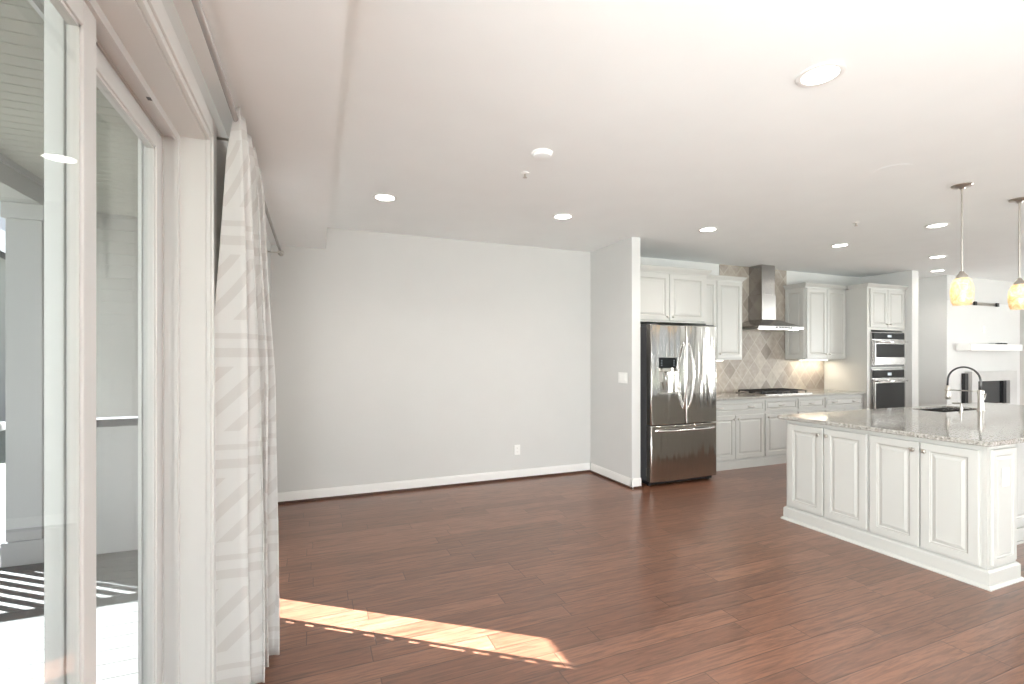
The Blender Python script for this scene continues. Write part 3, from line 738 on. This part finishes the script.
# base cabinets
def base_cab(x0, x1, two, wide, label):
    t = thing('base_cabinet', label, 'cabinet', ((x0 + x1) / 2, 4.85, 0), 'base cabinets under the granite worktop')
    obj('body', MB().box(x0, x1, YF, YB - .012, .105, .869), 'cab', t)
    kb = MB(); kb.box(x0, x1, YF - .012, YB - .012, 0, .095); kb.box(x0, x1, YF - .006, YB - .012, .095, .105); obj('plinth', kb, 'cab', t)
    m = (x0 + x1) / 2
    pulls = [(x0 + (x1 - x0) * .24, .775, .045), (x0 + (x1 - x0) * .76, .775, .045)] if wide else [(m, .775, .045)]
    door('drawer', frY(YF), x0 + .012, x1 - .012, .71, .845, t, pull=pulls)
    if two:
        door('door', frY(YF), x0 + .012, m - .003, .125, .675, t, (m - .035, .625)); door('door', frY(YF), m + .003, x1 - .012, .125, .675, t, (m + .035, .625))
    else: door('door', frY(YF), x0 + .012, x1 - .012, .125, .675, t, (x0 + .05, .625))
base_cab(4.374, 5.39, True, True, 'ivory base cabinet with wide two-pull drawer over two doors beside the refrigerator')
base_cab(5.392, 5.998, False, False, 'ivory base cabinet with one drawer under left half of the cooktop')
base_cab(6.0, 6.53, False, False, 'ivory base cabinet with one drawer under right half of the cooktop')
base_cab(6.532, 7.357, True, True, 'ivory base cabinet with wide two-pull drawer beside the oven cabinet')
tag(obj('worktop', MB().box(4.374, 7.357, 4.515, YB - .002, .871, .902, 0, .005), 'granite'), 'speckled granite worktop along the kitchen back wall', 'worktop')
o = struct('trim_backsplash', MB().box(4.374, 7.357, YB - .010, YB, .903, 1.40).box(5.22, 6.53, YB - .010, YB, 1.40, HC), 'tile', 'beige tumbled stone diamond tile backsplash rising behind the hood')
# under-cabinet lamps
for (xa, xb, pw, lab) in ((4.6, 5.15, 1.4, 'slim warm lamp strip under the upper cabinet left of the hood'), (6.65, 7.25, 3.0, 'slim warm lamp strip under the upper cabinet right of the hood')):
    t = thing('cabinet_lamp', lab, 'lamp', ((xa + xb) / 2, 5.0, 1.355), 'lamp strips under upper cabinets')
    obj('housing', MB().box(xa, xb, 4.99, 5.03, 1.357, 1.3695), 'plate', t); obj('diffuser', MB().box(xa + .01, xb - .01, 4.995, 5.025, 1.354, 1.357), 'lens', t)
    a_ = area('strip_lamp', ((xa + xb) / 2, 5.01, 1.350), (0, 0.1, -1), xb - xa, .03, pw, (1, .86, .66))

# ------------------------------------------------------------------ range hood
hd = thing('range_hood', 'stainless chimney range hood above the cooktop', 'range hood', (5.9, 4.9, 1.79))
x0, x1, yf = 5.42, 6.28, 4.665
obj('canopy', MB().rings([(x0, x1, yf, YB - .011, 1.785), (x0, x1, yf, YB - .011, 1.822), (x0 + .05, x1 - .05, yf + .04, YB - .011, 1.84), (5.73, 6.05, 4.87, YB - .011, 1.925)]), 'steel', hd)
obj('chimney', MB().box(5.755, 6.03, 4.90, YB - .011, 1.925, 2.28, 0, .004).box(5.765, 6.02, 4.91, YB - .011, 2.28, HC - .001, 0, .004), 'steel', hd)
obj('filter', MB().box(x0 + .05, x1 - .05, yf + .06, YB - .05, 1.778, 1.785), 'nickel', hd)
for xx in (5.62, 6.16):
    obj('lamp', MB().lathe([(.03, 0), (.03, -.006), (0, -.006)], (xx, yf + .035, 1.785), 'Z', 20), 'led', hd)
cp = obj('control_strip', MB().box(5.74, 6.04, yf - .003, yf, 1.793, 1.815), 'black', hd)
for k in range(5): obj('button', MB().lathe([(.007, 0), (.007, -.004), (0, -.004)], (5.78 + k * .055, yf - .003, 1.804), 'Y', 12), 'chrome', cp)

# cooktop
ck = thing('gas_cooktop', 'stainless gas cooktop with black grates on the back worktop', 'cooktop', (5.9, 4.85, .903))
obj('tray', MB().box(5.46, 6.36, 4.60, 5.08, .9025, .915, 0, .005), 'steel', ck)
for (xa, xb) in ((5.485, 5.765), (5.775, 6.045), (6.055, 6.335)):
    g = MB()
    for yy in (4.675, 4.865, 5.05): g.box(xa, xb, yy - .006, yy + .006, .937, .950)
    for xx in (xa + .006, (xa + xb) / 2, xb - .006): g.box(xx - .006, xx + .006, 4.67, 5.055, .937, .950)
    for xx in (xa + .006, xb - .006):
        for yy in (4.675, 5.05): g.box(xx - .007, xx + .007, yy - .007, yy + .007, .915, .938)
    obj('grate', g, 'iron', ck)
for (xx, yy, r) in ((5.62, 4.77, .045), (5.62, 4.96, .035), (5.91, 4.865, .06), (6.2, 4.77, .035), (6.2, 4.96, .045)):
    obj('burner', MB().lathe([(r, .915 - .915), (r, .010), (r * .8, .012), (r * .8, .018), (0, .020)], (xx, yy, .915), 'Z', 20), 'iron', ck, smooth=True)
for k in range(5): obj('knob', MB().lathe([(.018, 0), (.018, .014), (.014, .022), (0, .022)], (5.70 + k * .1, 4.632, .915), 'Z', 16), 'black', ck, smooth=True)

# ------------------------------------------------------------------ refrigerator
fx0, fx1, fy = 3.335, 4.262, 4.215
rf = thing('refrigerator', 'stainless french-door refrigerator with water dispenser and bottom freezer', 'refrigerator', ((fx0 + fx1) / 2, 4.7, 0))
obj('body', MB().box(fx0 + .006, fx1 - .006, fy + .098, 5.08, .055, 1.745, 0, .006), 'fridge_side', rf, 'charcoal cabinet sides')
obj('toe_grille', MB().box(fx0 + .02, fx1 - .02, fy + .075, fy + .30, .016, .06), 'black', rf)
for xx in (fx0 + .05, fx1 - .05): obj('foot', MB().lathe([(.022, 0), (.022, .012), (.012, .016), (.012, .05)], (xx, fy + .11, 0.0005), 'Z', 16).lathe([(.022, 0), (.022, .012), (.012, .016), (.012, .05)], (xx, 5.0, 0.0005), 'Z', 16), 'black', rf)
def bowed(name, xa, xb, za, zb, thickness=.088, hole=None, parent=None):
    """door slab whose front bows gently outward; optional rectangular cavity hole"""
    bm = bmesh.new(); xs = [xa + (xb - xa) * i / 12 for i in range(13)]; zs = [za, za + .006, zb - .006, zb]
    if hole: hx0, hx1, hz0, hz1 = hole; xs = sorted(set([round(q, 5) for q in xs if abs(q - hx0) > .012 and abs(q - hx1) > .012] + [hx0, hx1])); zs = sorted(zs + [hz0, hz1])
    def yfront(x, z):
        u = (x - fx0) / (fx1 - fx0) * 2 - 1; y = fy + .016 * u * u
        e = min(x - xa, xb - x); 
        if e < .012: y += .012 * (1 - e / .012) ** 2
        if z in (zs[0], zs[-1]): y += .004
        return y
    xs = sorted(set(xs + [xa + .004, xb - .004, xa + .012, xb - .012])); yb = fy + thickness
    Fv = [[bm.verts.new((x, yfront(x, z), z)) for x in xs] for z in zs]; Bv = [[bm.verts.new((x, yb, z)) for x in xs] for z in zs]
    nz, nx = len(zs), len(xs)
    for j in range(nz - 1):
        for i in range(nx - 1):
            inh = hole and xs[i] >= hx0 - 1e-6 and xs[i + 1] <= hx1 + 1e-6 and zs[j] >= hz0 - 1e-6 and zs[j + 1] <= hz1 + 1e-6
            if not inh: bm.faces.new((Fv[j][i], Fv[j][i + 1], Fv[j + 1][i + 1], Fv[j + 1][i]))
            bm.faces.new((Bv[j][i], Bv[j + 1][i], Bv[j + 1][i + 1], Bv[j][i + 1]))
    for i in range(nx - 1):
        bm.faces.new((Fv[0][i], Bv[0][i], Bv[0][i + 1], Fv[0][i + 1])); bm.faces.new((Fv[-1][i], Fv[-1][i + 1], Bv[-1][i + 1], Bv[-1][i]))
    for j in range(nz - 1):
        bm.faces.new((Fv[j][0], Fv[j + 1][0], Bv[j + 1][0], Bv[j][0])); bm.faces.new((Fv[j][-1], Bv[j][-1], Bv[j + 1][-1], Fv[j + 1][-1]))
    if hole:   # cavity walls and back
        i0, i1 = xs.index(hx0), xs.index(hx1); j0, j1 = zs.index(hz0), zs.index(hz1); yc = fy + .070
        loopF = [Fv[j0][i] for i in range(i0, i1 + 1)] + [Fv[j][i1] for j in range(j0 + 1, j1 + 1)] + [Fv[j1][i] for i in range(i1 - 1, i0 - 1, -1)] + [Fv[j][i0] for j in range(j1 - 1, j0, -1)]
        loopB = [bm.verts.new((v.co.x, yc, v.co.z)) for v in loopF]; n = len(loopF)
        for k in range(n): bm.faces.new((loopF[k], loopF[(k + 1) % n], loopB[(k + 1) % n], loopB[k]))
        bm.faces.new(loopB)
    o = obj(name, bm, 'fridge', parent); smooth_by_angle(o.data, .5); return o
mx = (fx0 + fx1) / 2
HX0, HX1, HZ0, HZ1 = 3.435, 3.672, 1.005, 1.405
dl = bowed('door', fx0, mx - .003, .672, 1.758, hole=(HX0, HX1, HZ0, HZ1), parent=rf)
d2 = bowed('door', mx + .003, fx1, .672, 1.758, parent=rf)
dw = bowed('freezer_drawer', fx0, fx1, .058, .660, parent=rf)
# dispenser in the left door
obj('dispenser_panel', MB().box(HX0 + .002, HX1 - .002, fy + .006, fy + .066, 1.290, HZ1 - .002, 0, .003), 'ovenglass', dl, 'black touch panel')
for k in range(3):
    for xx in (HX0 + .03, HX1 - .04): obj('dispenser_icon', MB().box(xx, xx + .012, fy + .0045, fy + .006, 1.315 + k * .026, 1.320 + k * .026), 'display', dl)
obj('dispenser_chute', MB().box(HX0 + .055, HX1 - .055, fy + .014, fy + .066, 1.245, 1.290, 0, .008), 'nickel', dl)
obj('dispenser_lever', MB().tube([(HX0 + .115, fy + .035, 1.246), (HX0 + .12, fy + .040, 1.16), (HX0 + .145, fy + .042, 1.05)], .006, 10), 'chrome', dl)
obj('dispenser_lever', MB().box(HX0 + .03, HX0 + .085, fy + .045, fy + .055, 1.13, 1.244, 0, .004), 'nickel', dl)
obj('drip_tray', MB().box(HX0 + .005, HX1 - .005, fy + .010, fy + .068, HZ0 + .002, HZ0 + .014), 'nickel', dl)
def bow_handle(xc, lean, parent):
    pts = []; rs = []
    for i in range(17):
        s_ = i / 16; z = .842 + (1.565 - .842) * s_; bow = math.sin(PI * s_)
        pts.append((xc - lean * bow * .020, fy - .002 - .062 * bow ** .7, z)); rs.append(.011 + .003 * bow)
    obj('handle', MB().tube(pts, .012, 14, rs=rs), 'chrome', parent, smooth=True)
bow_handle(mx - .034, 1, dl); bow_handle(mx + .034, -1, d2)
pts = [(fx0 + .055 + (fx1 - fx0 - .11) * i / 14, fy + .012 - .058 * math.sin(PI * i / 14) ** .35, .610 - .004 * math.sin(PI * i / 14)) for i in range(15)]
obj('handle', MB().tube(pts, .012, 14), 'chrome', dw, smooth=True)
for (xa) in (fx0 + .02, fx1 - .10): obj('hinge_cover', MB().box(xa, xa + .08, fy + .04, fy + .22, 1.7455, 1.775, 0, .006), 'fridge_side', rf)
obj('hinge_cover', MB().box(fx0 - .001, fx0 + .05, fy + .089, fy + .097, .11, .20, 0, .002), 'nickel', rf, 'small pale hinge block low on the left side')

# ------------------------------------------------------------------ island
IX = 3.80
def island_cab(y0, y1, label):
    t = thing('island_cabinet', label, 'cabinet', (IX + .15, (y0 + y1) / 2, 0), 'two-door cabinets on the end of the island')
    obj('body', MB().box(IX, IX + .33, y0, y1, .112, .869), 'cab', t)
    m = (y0 + y1) / 2
    # u = -y
    door('door', frX(IX), -y1 + (.020 if y1 > 2.9 else .008), -m - .004, .128, .838, t, (-m - .033, .782)); door('door', frX(IX), -m + .004, -y0 - (.012 if y0 < 1.7 else .010), .128, .838, t, (-m + .033, .782))
    return t
island_cab(2.309, 2.985, 'ivory two-door island cabinet at the far corner')
island_cab(1.652, 2.307, 'ivory two-door island cabinet at the near corner')
t = thing('island_end_post', 'ivory raised-panel pilaster with an outlet on the near corner of the island', 'panel', (3.97, 1.64, 0))
obj('pilaster', MB().box(IX, IX + .33, 1.632, 1.6505, .112, .869), 'cab', t)
door('raised_panel', frY(1.632), IX + .03, IX + .30, .135, .845, t, stretch=.8)
t = thing('island_base_moulding', 'tall white base moulding wrapped around the foot of the island end', 'moulding', (3.95, 2.3, 0))
bb = MB()
def rr(o, z): return (IX - .004 - o, IX + .335 + o, 1.628 - o, 2.99 + o, z)
bb.rings([rr(.028, 0), rr(.028, .008), rr(.020, .018), rr(.013, .022), rr(.013, .098), rr(.006, .106), rr(0, .111)])
obj('moulding', bb, 'cab', t)
t = thing('island_sink_cabinet', 'ivory island cabinet body set back under the seating overhang', 'cabinet', (5.5, 2.45, 0))
obj('body', MB().box(4.170, 6.85, 1.95, 2.43, .002, .869).box(4.170, 5.30, 2.43, 2.985, .002, .869).box(6.15, 6.85, 2.43, 2.985, .002, .869).box(5.30, 6.15, 2.43, 2.985, .002, .64), 'cab', t)
bb = MB(); bb.box(4.18, 6.86, 1.932, 1.9495, 0, .11, 0, .003); bb.box(4.18, 6.86, 1.92, 1.932, 0, .02, 0, .003); obj('baseboard', bb, 'cab', t)
for k in range(4): door('raised_panel', frY(1.95), 4.17 + k * .66, 4.80 + k * .66, .135, .845, t)
br = MB()
v = [(4.20, 1.95, .869), (4.20, 1.68, .869), (4.20, 1.68, .84), (4.20, 1.80, .80), (4.20, 1.90, .70), (4.20, 1.95, .62)]
A = [br.bm.verts.new(p) for p in v]; Bq = [br.bm.verts.new((p[0] + .05, p[1], p[2])) for p in v]
br.bm.faces.new(A); br.bm.faces.new(list(reversed(Bq)))
for i in range(6): br.bm.faces.new((A[i], Bq[i], Bq[(i + 1) % 6], A[(i + 1) % 6]))
obj('corbel', br, 'cab', t)
# worktop with sink cut-out
SX0, SX1, SY0, SY1 = 5.35, 6.08, 2.60, 2.93
tp = MB(); X0, X1, Y0, Y1, Z0, Z1 = IX - .052, 6.92, 1.600, 3.035, .871, .902
bm = tp.bm
def ringv(x0, x1, y0, y1, z): return [bm.verts.new(p) for p in ((x0, y0, z), (x1, y0, z), (x1, y1, z), (x0, y1, z))]
e = .005
R1 = ringv(X0, X1, Y0, Y1, Z0 + e); R2 = ringv(X0, X1, Y0, Y1, Z1 - e); R3 = ringv(X0 + e, X1 - e, Y0 + e, Y1 - e, Z1); R0 = ringv(X0 + e, X1 - e, Y0 + e, Y1 - e, Z0)
H1 = ringv(SX0, SX1, SY0, SY1, Z1); H0 = ringv(SX0, SX1, SY0, SY1, Z0)
for A_, B_ in ((R0, R1), (R1, R2), (R2, R3), (R3, H1), (H1, H0), (H0, R0)):
    for i in range(4): bm.faces.new((A_[i], A_[(i + 1) % 4], B_[(i + 1) % 4], B_[i]))
tag(obj('worktop', tp, 'granite'), 'speckled granite worktop with an undermount sink on the island', 'worktop')
sk = thing('kitchen_sink', 'stainless undermount sink let into the island worktop', 'sink', (5.7, 2.77, .68))
b = MB(); g = .004
for (xa, xb, ya, yb) in ((SX0 + g, SX1 - g, SY0 + g, SY0 + g + .004), (SX0 + g, SX1 - g, SY1 - g - .004, SY1 - g), (SX0 + g, SX0 + g + .004, SY0 + g, SY1 - g), (SX1 - g - .004, SX1 - g, SY0 + g, SY1 - g)): b.box(xa, xb, ya, yb, .70, .888)
b.box(SX0 + g, SX1 - g, SY0 + g, SY1 - g, .696, .70)
obj('basin', b, 'steel', sk); obj('drain', MB().lathe([(.04, 0), (.04, .003), (.03, .001), (0, .001)], (5.71, 2.77, .7002), 'Z', 20), 'chrome', sk)
# faucet
FXp, FYp, FZ = 5.83, 2.55, .902
fc = thing('kitchen_faucet', 'tall spring-neck faucet with pull-down spray beside the sink', 'faucet', (FXp, FYp, FZ))
obj('body', MB().lathe([(.030, 0), (.030, .006), (.024, .010), (.0225, .02), (.0225, .155), (.026, .160), (.026, .19), (.018, .198), (0, .198)], (FXp, FYp, FZ), 'Z', 24), 'nickel', fc, smooth=True)
R = .128; cy_ = FYp + R; pts = [(FXp, FYp, FZ + .19), (FXp, FYp, FZ + .24)]
for i in range(25):
    a = PI - PI * i / 24; pts.append((FXp, cy_ + R * math.cos(a), FZ + .275 + .135 * math.sin(a)))
pts += [(FXp, FYp + 2 * R + .003, FZ + .225)]
nk = MB(); nk.tube(pts, .0085, 12)
obj('spring_neck', nk, 'darkrod', fc, 'dark coiled arch')
ye = FYp + 2 * R
obj('spray_head', MB().lathe([(.0, .225), (.013, .225), (.017, .215), (.018, .150), (.022, .135), (.024, .095), (.020, .088), (0, .088)], (FXp, ye, FZ), 'Z', 20), 'nickel', fc, smooth=True)
obj('support_arm', MB().tube([(FXp, FYp, FZ + .182), (FXp, ye - .02, FZ + .182)], .006, 10).lathe([(.024, -.010), (.027, -.006), (.027, .006), (.024, .010)], (FXp, ye, FZ + .182), 'Z', 20), 'nickel', fc)
obj('lever', MB().tube([(FXp + .022, FYp, FZ + .10), (FXp + .055, FYp, FZ + .105), (FXp + .075, FYp - .005, FZ + .16)], .007, 10), 'nickel', fc)
so = thing('soap_dispenser', 'short metal soap pump on the island worktop left of the faucet', 'soap dispenser', (5.50, 2.545, FZ))
obj('base', MB().lathe([(.020, 0), (.020, .006), (.012, .012), (.011, .045), (0, .045)], (5.50, 2.545, FZ), 'Z', 16), 'nickel', so, smooth=True)
obj('spout', MB().tube([(5.50, 2.545, FZ + .04), (5.50, 2.545, FZ + .075), (5.50, 2.56, FZ + .082), (5.50, 2.61, FZ + .078)], .007, 10), 'nickel', so, smooth=True)

# ------------------------------------------------------------------ wall plates
def plate(fr, u, v, wd, ht, label, cat, kind):
    c0 = fr(u, v, 0); t = thing('wall_plate', label, cat, c0)
    mb = MB(); mb.panel(fr, u - wd / 2, u + wd / 2, v - ht / 2, v + ht / 2, .0006, [(0, .003), (.004, .006)], [0, 0], 0); obj('cover', mb, 'plate', t)
    if kind == 'outlet':
        for dz in (-.022, .022):
            q = MB(); q.panel(fr, u - .016, u + .016, v + dz - .014, v + dz + .014, .0066, [(0, .0015), (.002, .002)], [0, 0], 0); r = obj('receptacle', q, 'plate', t)
            q = MB()
            for du in (-.006, .006): q.panel(fr, u + du - .001, u + du + .001, v + dz - .004, v + dz + .005, .0087, [(0, .0003)], [0], 0)
            obj('slot', q, 'slot', r)
    else:
        n = kind
        for i in range(n):
            uu = u - (n - 1) * .023 + i * .046; q = MB(); q.panel(fr, uu - .016, uu + .016, v - .033, v + .033, .0066, [(0, .002), (.003, .004)], [0, 0], 0); obj('rocker', q, 'plate', t)
plate(frY(YB), 2.16, .335, .072, .116, 'white duplex outlet low on the dining back wall', 'outlet', 'outlet')
plate(frX(3.14), -4.46, 1.18, .165, .116, 'white triple rocker switch plate on the short wall by the refrigerator', 'light switch', 3)
plate(frY(1.615), IX + .165, .67, .07, .115, 'white outlet on the island end pilaster', 'outlet', 'outlet')
plate(frY(4.45), 10.26, 1.86, .075, .12, 'white outlet high on the chimney breast', 'outlet', 'outlet')

# ------------------------------------------------------------------ living room fireplace
fp = thing('fireplace', 'modern fireplace with pale grey surround and dark firebox in white chimney breast', 'fireplace', (10.35, 4.4, .6))
sur = MB(); y0, y1 = 4.36, 4.449
sur.box(9.72, 9.90, y0, y1, .45, 1.17); sur.box(10.86, 11.08, y0, y1, .45, 1.17); sur.box(9.90, 10.86, y0, y1, 1.01, 1.17); sur.box(9.90, 10.86, y0, y1, .45, .62)
obj('surround', sur, 'stone', fp)
obj('side_vent', MB().box(9.62, 9.70, 4.40, 4.449, .62, 1.14), 'black', fp, 'narrow black slot beside the surround')
obj('firebox', MB().box(9.905, 10.855, 4.43, 4.449, .625, 1.005), 'firebox', fp); obj('firebox_edge', MB().box(10.76, 10.855, 4.405, 4.4295, .625, 1.005), 'black', fp)
tag(obj('mantel_shelf', MB().box(9.467, 11.00, 4.26, 4.449, 1.505, 1.612, 0, .004), 'white'), 'floating white mantel shelf on the chimney breast', 'shelf')
tm = thing('television_mount', 'dark horizontal metal television wall bracket high on the chimney breast', 'mount', (10.25, 4.44, 2.27))
obj('rail', MB().box(9.92, 10.60, 4.425, 4.449, 2.25, 2.30, 0, .003), 'nickel', tm); obj('end_cap', MB().box(9.90, 9.96, 4.40, 4.4245, 2.245, 2.305).box(10.56, 10.62, 4.40, 4.4245, 2.245, 2.305), 'black', tm)
bn = thing('sunglasses', 'small folded black glasses lying on the mantel shelf', 'glasses', (10.55, 4.34, 1.613))
for xx in (10.47, 10.60): obj('lens', MB().lathe([(.045, 0), (.05, .008), (.045, .02), (.01, .024), (0, .024)], (xx, 4.34, 1.6125), 'Z', 18), 'black', bn, smooth=True)
obj('bridge', MB().tube([(10.50, 4.34, 1.63), (10.535, 4.335, 1.636), (10.57, 4.34, 1.63)], .005, 8), 'black', bn)
obj('temple', MB().tube([(10.43, 4.35, 1.622), (10.30, 4.40, 1.620)], .004, 8).tube([(10.64, 4.35, 1.622), (10.70, 4.40, 1.620)], .004, 8), 'black', bn)
